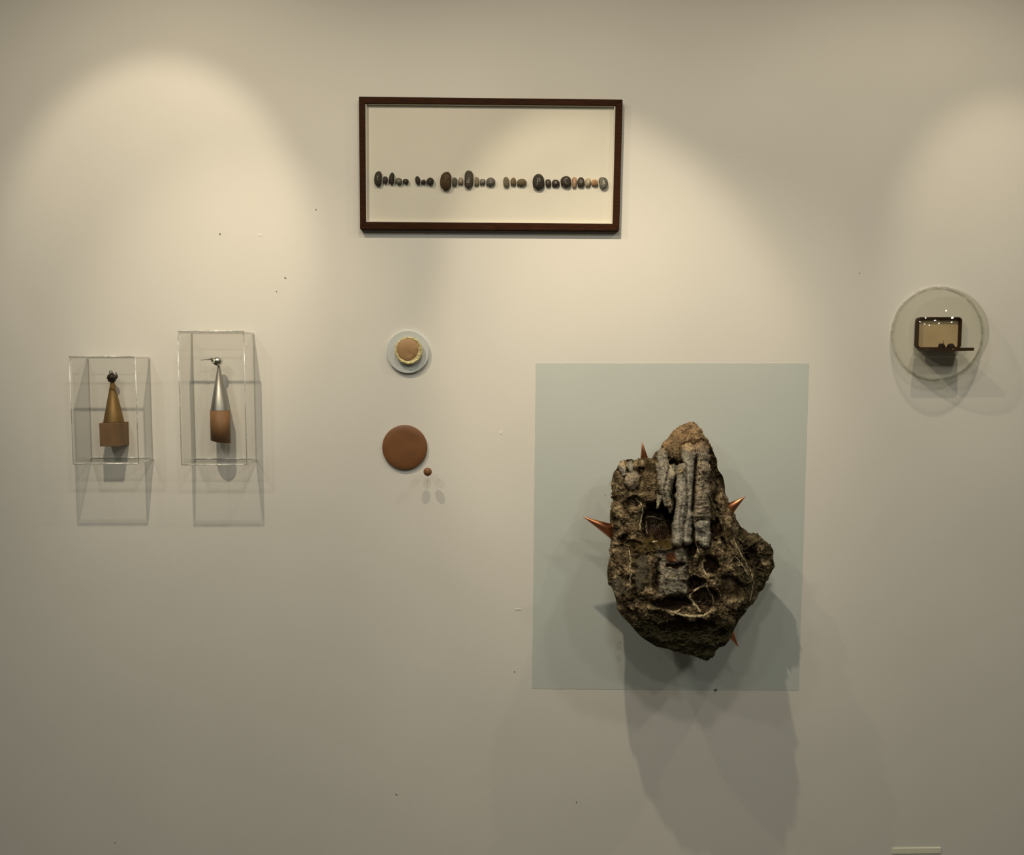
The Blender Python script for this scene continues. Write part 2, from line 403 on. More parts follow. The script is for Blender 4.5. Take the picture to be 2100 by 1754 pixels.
for idx, (px, py, w, h, tilt, lr, tb, col, ch, look, words) in enumerate(PEB):
    d0 = BD; th = 0.0045 + 0.0002 * min(w, h)
    sc_ = MM(d0)
    m = mat('pebble_stone', col, 0.75, spec=0.25, var=0.5 if idx == 26 else 0.22, vscale=130 if idx == 26 else 110, bump=0.25, bscale=220)
    c = P(px, py, d0)
    def shape(u, v, sgn):
        """u, v in the unit disc -> offsets in metres across and up."""
        r = math.hypot(u, v)
        e = 1.0
        x = u * (1 + tb * -v) * (w / 2); y = v * (h / 2)
        if lr and (u * lr) > 0: x *= 1 - 0.95 * abs(lr)
        return x, y
    bm = bmesh.new(); N = 28; rings = []
    ph = random.random() * 6.28
    for k in range(13):
        phi = -math.pi / 2 + math.pi * k / 12
        r = math.cos(phi); z = math.sin(phi)
        row = []
        for i in range(N if 0 < k < 12 else 1):
            a = 2 * math.pi * i / N
            wob = 1 + 0.035 * math.sin(2 * a + ph) + 0.03 * math.sin(3 * a + 2 * ph)
            ca, sa = math.cos(a), math.sin(a)
            pe = 2.55 if h / w > 1.7 else 2.2; sup = (abs(ca) ** pe + abs(sa) ** pe) ** (-1 / pe)
            u, v = r * ca * sup * wob, r * sa * sup * wob
            x, y = shape(u, v, 1)
            if lr: x -= 0; 
            X = x * math.cos(tilt) - y * math.sin(-tilt) * 1.0; Y = y * math.cos(tilt) - x * math.sin(-tilt)
            X = x * math.cos(tilt) + y * math.sin(tilt); Y = -x * math.sin(tilt) + y * math.cos(tilt)
            row.append(bm.verts.new((c.x + X * sc_, -d0 - th * 0.9 - th * z, c.z + Y * sc_)))
        rings.append(row)
    for A, B in zip(rings, rings[1:]):
        for i in range(N):
            j = (i + 1) % N
            if len(A) == 1: bm.faces.new((A[0], B[i], B[j]))
            elif len(B) == 1: bm.faces.new((A[j], A[i], B[0]))
            else: bm.faces.new((A[i], B[i], B[j], A[j]))
    # centre and scale the outline on its measured box
    xs = [v.co.x for v in bm.verts]; zs = [v.co.z for v in bm.verts]
    mx, mz = (min(xs) + max(xs)) / 2, (min(zs) + max(zs)) / 2
    fx = w * sc_ / (max(xs) - min(xs)); fz = h * sc_ / (max(zs) - min(zs))
    for v in bm.verts: v.co.x = c.x + (v.co.x - mx) * fx; v.co.z = c.z + (v.co.z - mz) * fz
    bmesh.ops.recalc_face_normals(bm, faces=bm.faces[:])
    tree = BVHTree.FromBMesh(bm)
    pb = obj('pebble', bm, m, t, smooth=True); pb['label'] = words
    # scratched letter, laid on the stone's front
    ls = 0.30 * min(w * 1.0, h) * sc_
    if ch in 'dpTl': ls *= 1.05
    ox, oz = (0, 0)
    if idx == 8: ox, oz = 0.1 * w * sc_, 0.14 * h * sc_
    if idx == 11: oz = -0.08 * h * sc_
    bm = bmesh.new()
    for st in LET[ch]:
        pts = []
        fine_st = []
        for q0, q1 in zip(st, st[1:]):
            for k in range(3): fine_st.append((q0[0] + (q1[0] - q0[0]) * k / 3, q0[1] + (q1[1] - q0[1]) * k / 3))
        fine_st.append(st[-1])
        for (u, v) in fine_st:
            hit = tree.ray_cast(Vector((c.x + u * ls + ox, -0.2, c.z + v * ls + oz)), Vector((0, 1, 0)))[0]
            if hit is not None and hit.y < -d0 - 0.0005: pts.append(hit + Vector((0, -0.0001, 0)))
        if len(pts) < 2: continue
        tube(bm, pts, 0.0006 if look != 'n' else 0.0004, 5)
    lm = {'s': 'scratch', 'd': 'scratch_dark', 'n': 'scratch_dim', 'p': 'filler'}[look]
    obj('engraved_letter', bm, M[lm], pb)

# ------------------------------------------------------------------ clear cases on the left
BOXD = 0.1
def clear_case(label, x0, x1, y0, y1):
    """x0..x1, y0..y1: front face in pixels, BOXD out from the wall; open at the back."""
    a = P(x0, y0, BOXD); b = P(x1, y1, BOXD); th = 0.0042
    X0, X1, Z0, Z1 = a.x, b.x, b.z, a.z
    t = thing('clear_case', label, 'display case', ((X0 + X1) / 2, 0, Z0))
    def panel(nm, bx, big):
        bm = bmesh.new(); fs = box(bm, *bx)
        for f in bm.faces:
            f.material_index = 0 if abs(f.normal[big]) > .5 else 1
        bm.normal_update()
        for f in bm.faces: f.material_index = 0 if abs(f.normal[big]) > .5 else 1
        obj(nm, bm, [M['acrylic'], M['acrylic_edge']], t)
    g = 0.0002
    panel('front_panel', (X0, X1, -BOXD, -BOXD + th, Z0, Z1), 1)
    panel('top_panel', (X0, X1, -BOXD + th + g, 0, Z1 - th, Z1), 2)
    panel('bottom_panel', (X0, X1, -BOXD + th + g, 0, Z0, Z0 + th), 2)
    panel('side_panel', (X0, X0 + th, -BOXD + th + g, 0, Z0 + th + g, Z1 - th - g), 0)
    w = 0.0016; y0_, y1_ = -BOXD - 0.0008, -BOXD + .0012
    for bx in ((X0, X1, y0_, y1_, Z1, Z1 + w), (X0, X1, y0_, y1_, Z0 - w * .7, Z0), (X0 - w * .5, X0, y0_, y1_, Z0, Z1), (X1, X1 + w * .5, y0_, y1_, Z0, Z1),
               (X0 + th, X1 - th, -.0016, 0, Z0 + th, Z0 + th + .0012), (X1, X1 + .0009, -BOXD + th + .001, -.0002, Z0, Z0 + .0012)):
        lo, hi = Vector(bx[0::2]), Vector(bx[1::2]); ext = hi - lo; ax = max(range(3), key=lambda i: ext[i]); mid = (lo + hi) / 2
        p0, p1 = mid.copy(), mid.copy(); p0[ax] = lo[ax]; p1[ax] = hi[ax]
        r_ = 0.0017 if bx[4] >= Z1 or bx[5] <= Z0 else 0.0012
        bm = bmesh.new(); tube(bm, [p0, p1], r_, 12); obj('polished_edge', bm, M['edge_glint'], t, True)
    panel('side_panel', (X1 - th, X1, -BOXD + th + g, 0, Z0 + th + g, Z1 - th - g), 0)
    return t
clear_case('lower clear acrylic case around the bronze cone figure', 142, 284, 732, 951)
clear_case('taller clear acrylic case around the silver bird figure', 364.5, 506, 680, 953)

# bronze cone on a wooden block
bf = 0.063
c0 = P(203, 868, bf); c1 = P(245, 916, bf)
X0, X1, ZB, ZT = c0.x, c1.x, c1.z, c0.z
t = thing('cone_figure', 'bronze cone on a square wooden block with a dark teapot-like head', 'sculpture', ((X0 + X1) / 2, 0, ZB))
bm = bmesh.new(); box(bm, X0, X1, -bf, 0, ZB, ZT); bevel(bm, 0.0008, 2); obj('wood_block', bm, M['block_wood'], t)
bd = 0.031; cc = P(233.5, 868, bd); s = MM(bd)
bm = bmesh.new(); hh = 83 * s
lathe(bm, [(20 * s, 0), (19.6 * s, 0.002), (3.4 * s, hh)], (cc.x, -bd, ZT), seg=64)
obj('cone', bm, M['bronze'], t, True)
hc = Vector((cc.x - 1.0 * s, -bd, ZT + hh + 8 * s))
bm = bmesh.new()
lathe(bm, [(3.8 * s, -9.5 * s), (7.5 * s, -8 * s), (10 * s, 0), (8.6 * s, 4.5 * s), (4.6 * s, 7.6 * s), (3 * s, 9.5 * s), (0, 10 * s)], hc, seg=7)
bevel(bm, 0.0005, 1)
head = obj('head', bm, M['dark_metal'], t)
bm = bmesh.new(); lc = hc + Vector((-1.5 * s, 0, 10.8 * s))
tube(bm, [lc + Vector((2.7 * s * math.cos(a), 0, 2.7 * s * math.sin(a))) for a in np.linspace(0, 2 * math.pi, 16, endpoint=False)], 0.8 * s, 6, True)
obj('ring_loop', bm, M['dark_metal'], head, True)
bm = bmesh.new(); lc = hc + Vector((1.8 * s, -2 * s, 7.5 * s))
tube(bm, [lc + Vector((2.4 * s * math.cos(a), 0, 1.9 * s * math.sin(a))) for a in np.linspace(0, 2 * math.pi, 14, endpoint=False)], 0.8 * s, 6, True)
obj('ring_loop', bm, M['dark_metal'], head, True)
bm = bmesh.new()
tube(bm, [hc + Vector((x * s, 0, z * s)) for x, z in ((8.5, -1), (10.6, 0.5), (11.3, 3), (10, 6), (8.8, 8.2), (8.4, 10.2), (9.4, 11))], [1.5 * s, 1.4 * s, 1.2 * s, 1.1 * s, 1 * s, .9 * s, .6 * s], 7)
obj('hooked_spout', bm, M['dark_metal'], head, True)
bm = bmesh.new()
for a in (-2.3, -1.2, 2.7, 1.4, .5):
    p = hc + Vector((9.4 * s * math.cos(a), 9.4 * s * math.sin(a), -1 * s)); lathe(bm, [(0, -1.4 * s), (1.5 * s, 0), (0, 1.4 * s)], p, (math.cos(a), math.sin(a), 0), 8, False)
obj('studs', bm, M['dark_metal'], head, True)

# silver bird on a slanted log
bd = 0.042; s = MM(bd)
cc = P(451, 842, bd); r = 19.5 * s
t = thing('bird_figure', 'silver cone with a bird head standing on a slant-cut wooden cylinder', 'sculpture', (cc.x, 0, cc.z))
bm = bmesh.new(); n = 56
top = []; bot = []; topi = []
for i in range(n):
    a = 2 * math.pi * i / n; x, y = r * math.cos(a), r * math.sin(a)
    top.append(bm.verts.new((cc.x + x, -bd + y, cc.z)))
    zb = -63.5 * s - (x / r) * 3.4 * s
    bot.append(bm.verts.new((cc.x + x, -bd + y, cc.z + zb)))
bm.faces.new(top); fb = bm.faces.new(list(reversed(bot))); fb.material_index = 1
for i in range(n): bm.faces.new((bot[i], bot[(i + 1) % n], top[(i + 1) % n], top[i]))
for f in bm.faces: f.smooth = len(f.verts) == 4
bmesh.ops.recalc_face_normals(bm, faces=bm.faces[:])
obj('wood_log', bm, [M['log_wood'], M['end_wood']], t)
bm = bmesh.new(); tube(bm, [(cc.x, -bd + r * 0.6, cc.z - 30 * s), (cc.x, 0.0, cc.z - 30 * s)], 0.004, 8); obj('wall_peg', bm, M['silver'], t)
bm = bmesh.new(); hh = 91 * s; ap = Vector((cc.x + 1.2 * s, -bd, cc.z + hh))
lathe(bm, [(18.7 * s, 0), (18.5 * s, 0.001), (2.2 * s, hh)], (cc.x, -bd, cc.z), seg=72)
obj('cone', bm, M['silver'], t, True)
# head: an egg tilted down to the left, beak in two slivers
hc = Vector((cc.x - 3.4 * s, -bd, cc.z + hh + 9.2 * s))
bm = bmesh.new()
ax = Vector((-0.86, -0.10, 0.36))
lathe(bm, [(0, -11.5 * s), (5 * s, -10.2 * s), (8.4 * s, -6.5 * s), (9.7 * s, -2.5 * s), (9.2 * s, 1.5 * s), (7.2 * s, 5.5 * s), (4.6 * s, 9 * s), (2.4 * s, 12 * s), (1.4 * s, 14 * s), (0, 14.4 * s)], hc, ax, 28, False)
for v in bm.verts:
    q = v.co - hc
    if q.z < 0: v.co.z += -q.z * 0.12
    u = -q.x / (15 * s)
    if u > 0: v.co.z -= 0
bird = obj('bird_head', bm, M['bright_silver'], t, True)
bm = bmesh.new()
tube(bm, [hc + Vector((x * s, y * s, z * s)) for x, y, z in ((-10.5, -1.2, 4.2), (-14.5, -1.8, 3.4), (-19, -2.4, 3.0), (-22, -2.6, 3.9), (-25, -3, 2.6), (-29, -3.6, 2.3), (-31.5, -4, 1.9))], [1.7 * s, 1.4 * s, 1.1 * s, 1 * s, 1 * s, .9 * s, .45 * s], 7)
obj('beak', bm, M['bright_silver'], bird, True)
bm = bmesh.new()
ec = hc + Vector((-3.6 * s, -8.4 * s, 0.6 * s))
tube(bm, [ec + Vector((3.7 * s * math.cos(a), 0.7 * s * math.cos(a), 3.2 * s * math.sin(a))) for a in np.linspace(0, 2 * math.pi, 20, endpoint=False)], 1.0 * s, 7, True)
obj('eye_ring', bm, M['bright_silver'], bird, True)
bm = bmesh.new()
tube(bm, [hc + Vector((x * s, -6.4 * s, z * s)) for x, z in ((-9.5, 1.6), (-6.5, -2.6), (-2.5, -6.0), (2, -8.6))], [.9 * s, 1.1 * s, 1.2 * s, .8 * s], 7)
obj('jaw', bm, M['dark_metal'], bird, True)
bm = bmesh.new(); lathe(bm, [(0, 0), (2.5 * s, .4 * s), (2.2 * s, 1.4 * s), (0, 1.9 * s)], ec + Vector((0, .8 * s, 0)), (0, -1, 0), 14, False)
obj('eye', bm, M['bright_silver'], bird, True)

# ------------------------------------------------------------------ discs
s = MM(0.01)
c = P(836.5, 722, 0.011)
t = thing('disc_brooch', 'pale blue-grey disc with a gold-rimmed peach stone at its centre', 'brooch', (c.x, 0, c.z))
R = 43.2 * s
bm = bmesh.new(); lathe(bm, [(R, 0), (R, 0.0095), (R - 0.001, 0.011), (0, 0.011)], (c.x, 0.0, c.z), (0, -1, 0), 72)
obj('backing_disc', bm, M['disc_blue'], t)
g = P(838, 719, 0.026); R = 28 * s
bm = bmesh.new(); lathe(bm, [(R * .88, 0), (R * .97, 0.006), (R, 0.012), (R * .98, 0.0145), (R * .9, 0.0155), (R * .8, 0.0135), (0, 0.012)], (g.x, -0.011, g.z), (0, -1, 0), 64)
for v in bm.verts:
    if v.co.y < -0.02 and (Vector((v.co.x, 0, v.co.z)) - Vector((g.x, 0, g.z))).length > R * .7:
        v.co += Vector((random.uniform(-1, 1), random.uniform(-1, 1), random.uniform(-1, 1))) * 0.0007
obj('gold_rim', bm, M['gold'], t)
bm = bmesh.new(); n = 64; g2 = P(836, 716.5, 0.03)
rings = []
for k in range(8):
    f = k / 7; row = []
    for i in range(n):
        a = 2 * math.pi * i / n
        rr = 24 * s * (1 + .02 * math.sin(3 * a + 1) + 0.03 * math.sin(7 * a) * (1 if math.cos(a) > .3 else .2) - (.07 if -0.9 < a - 2 * math.pi * (a > 3.2) < .55 else 0))
        x, z = math.cos(a) * rr * math.cos(f * math.pi / 2), math.sin(a) * rr * math.cos(f * math.pi / 2)
        dent = 0.0022 * math.exp(-((x - 0.004) ** 2 + (z + 0.012) ** 2) / 0.00006)
        row.append(bm.verts.new((g2.x + x, -0.0225 - 0.0075 * math.sin(f * math.pi / 2) + dent, g2.z + z)) if k < 7 else None)
    rings.append(row)
for A, B in zip(rings[:6], rings[1:7]):
    for i in range(n): bm.faces.new((A[i], A[(i + 1) % n], B[(i + 1) % n], B[i]))
bm.faces.new(rings[6]); bm.faces.new(list(reversed(rings[0])))
bmesh.ops.recalc_face_normals(bm, faces=bm.faces[:])
obj('peach_stone', bm, M['peach'], t, True)

c = P(830, 918, 0.008)
t = thing('disc_brooch', 'larger plain reddish-brown disc low beside the small brown ball', 'brooch', (c.x, 0, c.z))
s = MM(.008); R = 46.3 * s
bm = bmesh.new(); lathe(bm, [(R * .9, 0.0), (R * .97, 0.003), (R, 0.006), (R * .985, 0.0085), (R * .95, 0.0098), (R * .7, 0.0108), (0, 0.0115)], (c.x, 0, c.z), (0, -1, 0), 80)
obj('brown_disc', bm, M['disc_brown'], t, True)
bm = bmesh.new()
zz = [(-16, -15.5), (-8, -15.2), (0, -15.4), (9, -15), (18, -14.6), (28, -14)]
tube(bm, [(c.x + x * s, -0.0106, c.z + z * s) for x, z in zz], [.0003, .0006, .0007, .0007, .0006, .0002], 5)
tube(bm, [(c.x + x * s, -0.0106, c.z + z * s) for x, z in ((6, -12.5), (14, -9.8), (20, -9), (27, -8.2))], [.0003, .0008, .0008, .0002], 5)
o = obj('incised_line', bm, M['disc_line'], t)

bd = 0.044; s = MM(bd); c = P(877, 968, bd)
t = thing('ball_pin', 'tiny reddish-brown ball on a pin standing out from the wall', 'pin', (c.x, 0, c.z))
bm = bmesh.new(); R = 8.7 * s
lathe(bm, [(R * math.cos(a) if abs(a) < 1.57 else 0, R * 0.75 * math.sin(a)) for a in np.linspace(-math.pi / 2, math.pi / 2, 15)], c, (0, -1, 0), 32, False)
obj('ball', bm, M['disc_brown'], t, True)
bm = bmesh.new(); tube(bm, [(c.x, 0.0, c.z), (c.x, -bd + R * .5, c.z)], 0.0006, 8); obj('pin_shaft', bm, M['brass'], t)

# ------------------------------------------------------------------ dome with the open case on the right
c = P(1921, 684.5, 0); RD = 95.5 * MM()
t = thing('clear_dome', 'clear hemispherical acrylic dome mounted on the wall', 'dome', (c.x, 0, c.z))
bm = bmesh.new(); th = 0.0028
prof = [(RD * math.cos(a) if a < 1.57 else 0, RD * 0.98 * math.sin(a)) for a in np.linspace(0.03, math.pi / 2, 40)]
inn = [((RD - th) * math.cos(a) if a < 1.57 else 0, (RD - th) * 0.98 * math.sin(a)) for a in np.linspace(math.pi / 2, 0.03, 40)]
lathe(bm, prof, (c.x, 0, c.z), (0, -1, 0), 96, False)
lathe(bm, inn, (c.x, 0, c.z), (0, -1, 0), 96, False)
obj('dome_shell', bm, M['dome'], t, True)
bm = bmesh.new()
lathe(bm, [(RD - .004, 0), (RD + .0008, 0), (RD + .0008, .0042), (RD - .004, .0042), (RD - .004, 0)], (c.x, 0, c.z), (0, -1, 0), 96, False)
obj('dome_rim', bm, M['dome_rim'], t)

cd = 0.018
a = P(1883.5, 650.5, cd); b = P(1971, 714.5, cd); s = MM(cd)
X0, X1, Z0, Z1 = a.x, b.x, b.z, a.z
t = thing('jewel_case', 'small open dark brown case with tan lining under the dome', 'case', ((X0 + X1) / 2, 0, Z0))
def rrect(x0, x1, z0, z1, r, n=6):
    pts = []
    for (cx_, cz_, a0) in ((x1 - r, z1 - r, 0), (x0 + r, z1 - r, math.pi / 2), (x0 + r, z0 + r, math.pi), (x1 - r, z0 + r, 1.5 * math.pi)):
        for i in range(n + 1):
            A = a0 + math.pi / 2 * i / n; pts.append((cx_ + r * math.cos(A), cz_ + r * math.sin(A)))
    return pts
def tray(bm, x0, x1, z0, z1, r, wth, depth, to):
    o_ = rrect(x0, x1, z0, z1, r); i_ = rrect(x0 + wth, x1 - wth, z0 + wth, z1 - wth, max(r - wth, .001))
    n = len(o_)
    A = [bm.verts.new(to(x, z, 0)) for x, z in o_]; B = [bm.verts.new(to(x, z, depth)) for x, z in o_]
    C = [bm.verts.new(to(x, z, depth)) for x, z in i_]; D = [bm.verts.new(to(x, z, wth)) for x, z in i_]
    bm.faces.new(list(reversed(A))); bm.faces.new(D)
    for i in range(n):
        j = (i + 1) % n
        for u, v in ((A, B), (B, C), (C, D)): bm.faces.new((u[i], u[j], v[j], v[i]))
    bmesh.ops.recalc_face_normals(bm, faces=bm.faces[:])
bm = bmesh.new(); tray(bm, X0, X1, Z0, Z1, 0.010, 0.003, cd, lambda x, z, d: (x, -d, z)); obj('case_base', bm, M['case'], t)
bm = bmesh.new()
li = rrect(X0 + .0032, X1 - .0032, Z0 + .0032, Z1 - .0032, .007)
f_ = [bm.verts.new((x, -.0045, z)) for x, z in li]; b_ = [bm.verts.new((x, -.0032, z)) for x, z in li]
bm.faces.new(f_)
for i in range(len(li)): bm.faces.new((f_[i], f_[(i + 1) % len(li)], b_[(i + 1) % len(li)], b_[i]))
bmesh.ops.recalc_face_normals(bm, faces=bm.faces[:])
obj('back_lining', bm, M['lining'], t)
LD = 0.072                                   # lid folded flat towards the room
bm = bmesh.new(); lz = Z0 - 0.005
tray(bm, X0 + .001, X1 - .001, 0, LD, 0.008, 0.0026, 0.0085, lambda x, z, d: (x, -cd - .0005 - z, lz + d - .003))
lid = obj('case_lid', bm, M['case'], t)
bm = bmesh.new(); tube(bm, [(X0 + .012, -cd - .001, Z0 - .002), (X1 - .012, -cd - .001, Z0 - .002)], .0016, 8); obj('hinge', bm, M['brass'], t, True)
bm = bmesh.new(); e = P(1913, 711, 0.10); lathe(bm, [(0, 0), (.0022, .0003), (.0018, .0018), (0, .0022)], ((X0 + X1) / 2 , -cd - LD - .0003, lz + .001), (0, -1, 0), 12, False)
obj('clasp', bm, M['brass'], lid, True)
# the two dark beads on the lid
def bead(px, py, w, h, d, label, spike):
    p = P(px, py, d); s = MM(d); zb = lz - .0003
    t = thing('dark_bead', label, 'bead', (p.x, -d, zb), 'dark beads in the open case')
    bm = bmesh.new(); n = 14
    H = h * s
    lathe(bm, [(0, 0), (w * s * .30, 0), (w * s * .47, H * .25), (w * s * .5, H * .45), (w * s * .42, H * .78), (w * s * .2, H * .97), (0, H)], (p.x, -d, zb), (0, 0, 1), n, False)
    for v in bm.verts:
        v.co.x += random.uniform(-1, 1) * .0006; v.co.y += random.uniform(-1, 1) * .0006
        if v.co.z > zb + .001: v.co.z += random.uniform(-1, 1) * .0006
    obj('body', bm, M['bead'], t)
    bm = bmesh.new()
    if spike:
        tube(bm, [(p.x + .0045, -d, zb + H * .85), (p.x + .005, -d, zb + H * 1.25), (p.x + .0047, -d, zb + H * 1.5)], [.0009, .0006, .0003], 6)
        tube(bm, [(p.x - .006, -d, zb + H * .7), (p.x - .0075, -d, zb + H * 1.02)], [.0012, .0006], 6)
        tube(bm, [(p.x + w * s * .42, -d, zb + H * .4), (p.x + w * s * .6, -d, zb + 0.0005)], [.0012, .0006], 6)
        obj('prong', bm, M['bead'], t)
    else:
        tube(bm, [(p.x - w * s * .42, -d, zb + H * .4), (p.x - w * s * .6, -d, zb + .003)], [.0012, .0005], 6)
        tube(bm, [(p.x + w * s * .42, -d, zb + H * .4), (p.x + w * s * .55, -d, zb + .0005)], [.0012, .0005], 6)
        obj('prong', bm, M['bead'], t)
bead(1931, 708, 14, 13.5, 0.045, 'small dark bead with an upright prong, nearer the left', True)
bead(1950, 708, 15.5, 13.5, 0.045, 'small smooth dark rounded bead beside the pronged bead', False)

# ------------------------------------------------------------------ the hanging rock
SIL = [(1397, 869), (1412.5, 864.6), (1426, 865), (1434, 878.5), (1438.6, 886), (1446, 897), (1455.5, 911), (1461.7, 924.7), (1468, 941.6), (1472.5, 963),
 (1481, 975.5), (1486, 1000), (1486, 1012), (1492, 1031), (1503, 1055.5), (1520, 1080), (1535.6, 1094), (1557, 1101.7), (1572.5, 1111), (1583, 1123), (1587, 1132.5),
 (1583, 1143), (1587, 1157), (1582, 1175.6), (1569.5, 1194), (1568, 1206), (1554, 1218.7), (1548, 1240), (1532.5, 1254), (1517, 1271), (1508, 1286), (1503, 1296),
 (1495.6, 1314), (1486, 1325), (1471, 1329.5), (1465, 1348), (1446, 1353.5), (1421.7, 1348), (1397, 1340), (1369, 1332.6), (1345, 1325), (1329, 1314), (1308, 1299),
 (1289, 1277), (1274, 1255.6), (1261.6, 1231), (1255.4, 1206), (1246, 1191), (1244.6, 1166), (1254, 1138.6), (1254, 1117), (1257, 1101.7), (1254, 1077), (1251.7, 1049),
 (1257, 1021.6), (1255, 987.8), (1258.5, 969), (1266, 958.5), (1274, 947.8), (1286, 943), (1301.6, 946), (1323, 946), (1338.5, 941.6), (1344.7, 927.7), (1354, 921.6),
 (1357, 911), (1369, 898.5), (1381.6, 881.6)]
CX, CY = 1400.0, 1120.0
sil = np.array(SIL) - (CX, CY)
ang = np.unwrap(np.arctan2(sil[:, 1], sil[:, 0])); rad = np.hypot(sil[:, 0], sil[:, 1])
NA = 220
def sil_r(a):
    a0 = ang[0]; aa = (a - a0) % (2 * math.pi) + a0
    return np.interp(aa, np.append(ang, ang[0] + 2 * math.pi), np.append(rad, rad[0]))
def sst(a, b, x):
    t_ = max(0.0, min(1.0, (x - a) / (b - a))); return t_ * t_ * (3 - 2 * t_)
def edge_d(px, py):
    e = float(np.interp(py, [866, 950, 1060, 1110, 1150, 1190, 1280, 1354], [.09, .10, .118, .128, .165, .195, .205, .225]))
    lobe = sst(1500, 1530, px) * (1 - sst(1205, 1262, py))
    return e + (.108 - e) * lobe
def front_d(px, py):
    f = float(np.interp(py, [866, 900, 950, 1050, 1120, 1200, 1250, 1285, 1320, 1354], [.12, .155, .18, .205, .235, .265, .285, .285, .272, .25]))
    x_r = np.interp(py, [1060, 1108, 1191, 1240, 1270], [1500, 1503, 1543, 1536, 1520])
    lobe = float(np.clip((px - x_r + 4) / 14, 0, 1))
    return f + (.148 - f) * lobe if lobe > 0 and py < 1275 else f
bm = bmesh.new(); rows = []
NR = 40
for k in range(NR + 1):
    f = k / NR; row = []
    for i in range(NA):
        a = 2 * math.pi * i / NA; R_ = sil_r(a); q = 1 - (1 - f) ** 1.6
        px, py = CX + math.cos(a) * R_ * q, CY + math.sin(a) * R_ * q
        ex, ey = CX + math.cos(a) * R_, CY + math.sin(a) * R_
        d = edge_d(ex, ey); d += (max(front_d(px, py), d + .01) - d) * (1 - q ** 3.2) ** 0.62
        row.append(bm.verts.new(P(px, py, d)))
        if k == 0: break
    rows.append(row)
for k in range(1, 15):
    f = k / 14; row = []
    for i in range(NA):
        a = 2 * math.pi * i / NA; R_ = sil_r(a); q = math.cos(f * math.pi / 2) ** 0.8 if f < 1 else 0
        px, py = CX + math.cos(a) * R_ * (0.02 + .98 * q), CY + math.sin(a) * R_ * (0.02 + .98 * q)
        ex, ey = CX + math.cos(a) * R_, CY + math.sin(a) * R_
        row.append(bm.verts.new(P(px, py, edge_d(ex, ey) * (1 - f ** 1.3) - 0.004 * f)))
    rows.append(row)
for A, B in zip(rows, rows[1:]):
    for i in range(NA):
        j = (i + 1) % NA
        if len(A) == 1: bm.faces.new((A[0], B[i], B[j]))
        else: bm.faces.new((A[i], B[i], B[j], A[j]))
bm.faces.new(list(reversed(rows[-1])))
bmesh.ops.recalc_face_normals(bm, faces=bm.faces[:])
me0 = bpy.data.meshes.new('rock_base'); bm.to_mesh(me0); bm.free()
tmp = bpy.data.objects.new('rock_tmp', me0); COL.objects.link(tmp)
md = tmp.modifiers.new('r', 'REMESH'); md.mode = 'VOXEL'; md.voxel_size = 0.0024; md.adaptivity = 0
dg = bpy.context.evaluated_depsgraph_get()
rock_me = bpy.data.meshes.new_from_object(tmp.evaluated_get(dg))
bpy.data.objects.remove(tmp); bpy.data.meshes.remove(me0)
nv = len(rock_me.vertices)
co = np.empty(nv * 3); rock_me.vertices.foreach_get('co', co); co = co.reshape(-1, 3)
nr = np.empty(nv * 3); rock_me.vertex_normals.foreach_get('vector', nr); nr = nr.reshape(-1, 3)
def to_px(c):
    q = (c - np.array(CL)) @ CRn
    return PX + F * q[:, 0] / -q[:, 2], PY - F * q[:, 1] / -q[:, 2]
px, py = to_px(co)
view = np.array(CL) - co; view /= np.linalg.norm(view, axis=1)[:, None]
face = np.clip((nr * view).sum(1) * 2.2, 0, 1)
# warp the picture coordinates a little so that no feature is a clean shape
n1 = fbm(co * 38, 3); n2 = fbm(co * 38 + 50, 3)
wx = px + 7 * n1; wy = py + 7 * n2
def seg_d(x, y, a, b):
    ax_, ay_ = a; bx_, by_ = b; dx, dy = bx_ - ax_, by_ - ay_
    t_ = np.clip(((x - ax_) * dx + (y - ay_) * dy) / (dx * dx + dy * dy), 0, 1)
    return np.hypot(x - ax_ - t_ * dx, y - ay_ - t_ * dy), t_
def ss(a, b, x):
    t_ = np.clip((x - a) / (b - a), 0, 1); return t_ * t_ * (3 - 2 * t_)
def ell(x, y, cx_, cy_, rx, ry, rot=0.0):
    c_, s_ = math.cos(rot), math.sin(rot); u = (x - cx_) * c_ + (y - cy_) * s_; v = -(x - cx_) * s_ + (y - cy_) * c_
    return np.hypot(u / rx, v / ry)
H = np.zeros(nv)
grey = np.zeros(nv); tan = np.zeros(nv); dark = np.zeros(nv); moss = np.zeros(nv); pale = np.zeros(nv)
# deep recess behind the columns and the hollows
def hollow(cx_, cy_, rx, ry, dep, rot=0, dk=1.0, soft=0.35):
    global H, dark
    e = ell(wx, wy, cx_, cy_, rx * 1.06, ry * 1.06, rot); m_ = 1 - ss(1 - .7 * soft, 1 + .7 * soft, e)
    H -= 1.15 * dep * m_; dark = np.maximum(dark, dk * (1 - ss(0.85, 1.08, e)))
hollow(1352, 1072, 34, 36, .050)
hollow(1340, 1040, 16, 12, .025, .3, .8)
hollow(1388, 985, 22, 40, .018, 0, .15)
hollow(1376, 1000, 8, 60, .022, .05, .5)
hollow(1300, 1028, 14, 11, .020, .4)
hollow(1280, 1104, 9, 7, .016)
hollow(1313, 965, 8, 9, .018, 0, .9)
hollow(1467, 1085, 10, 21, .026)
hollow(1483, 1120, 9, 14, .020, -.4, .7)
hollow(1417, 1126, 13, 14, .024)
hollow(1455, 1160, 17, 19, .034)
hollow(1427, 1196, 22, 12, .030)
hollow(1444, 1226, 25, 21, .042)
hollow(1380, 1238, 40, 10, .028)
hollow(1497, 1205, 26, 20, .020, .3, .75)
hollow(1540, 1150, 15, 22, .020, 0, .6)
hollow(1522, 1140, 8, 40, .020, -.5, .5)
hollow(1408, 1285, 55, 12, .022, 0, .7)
hollow(1459, 1010, 9, 60, .018, -.12, .5)
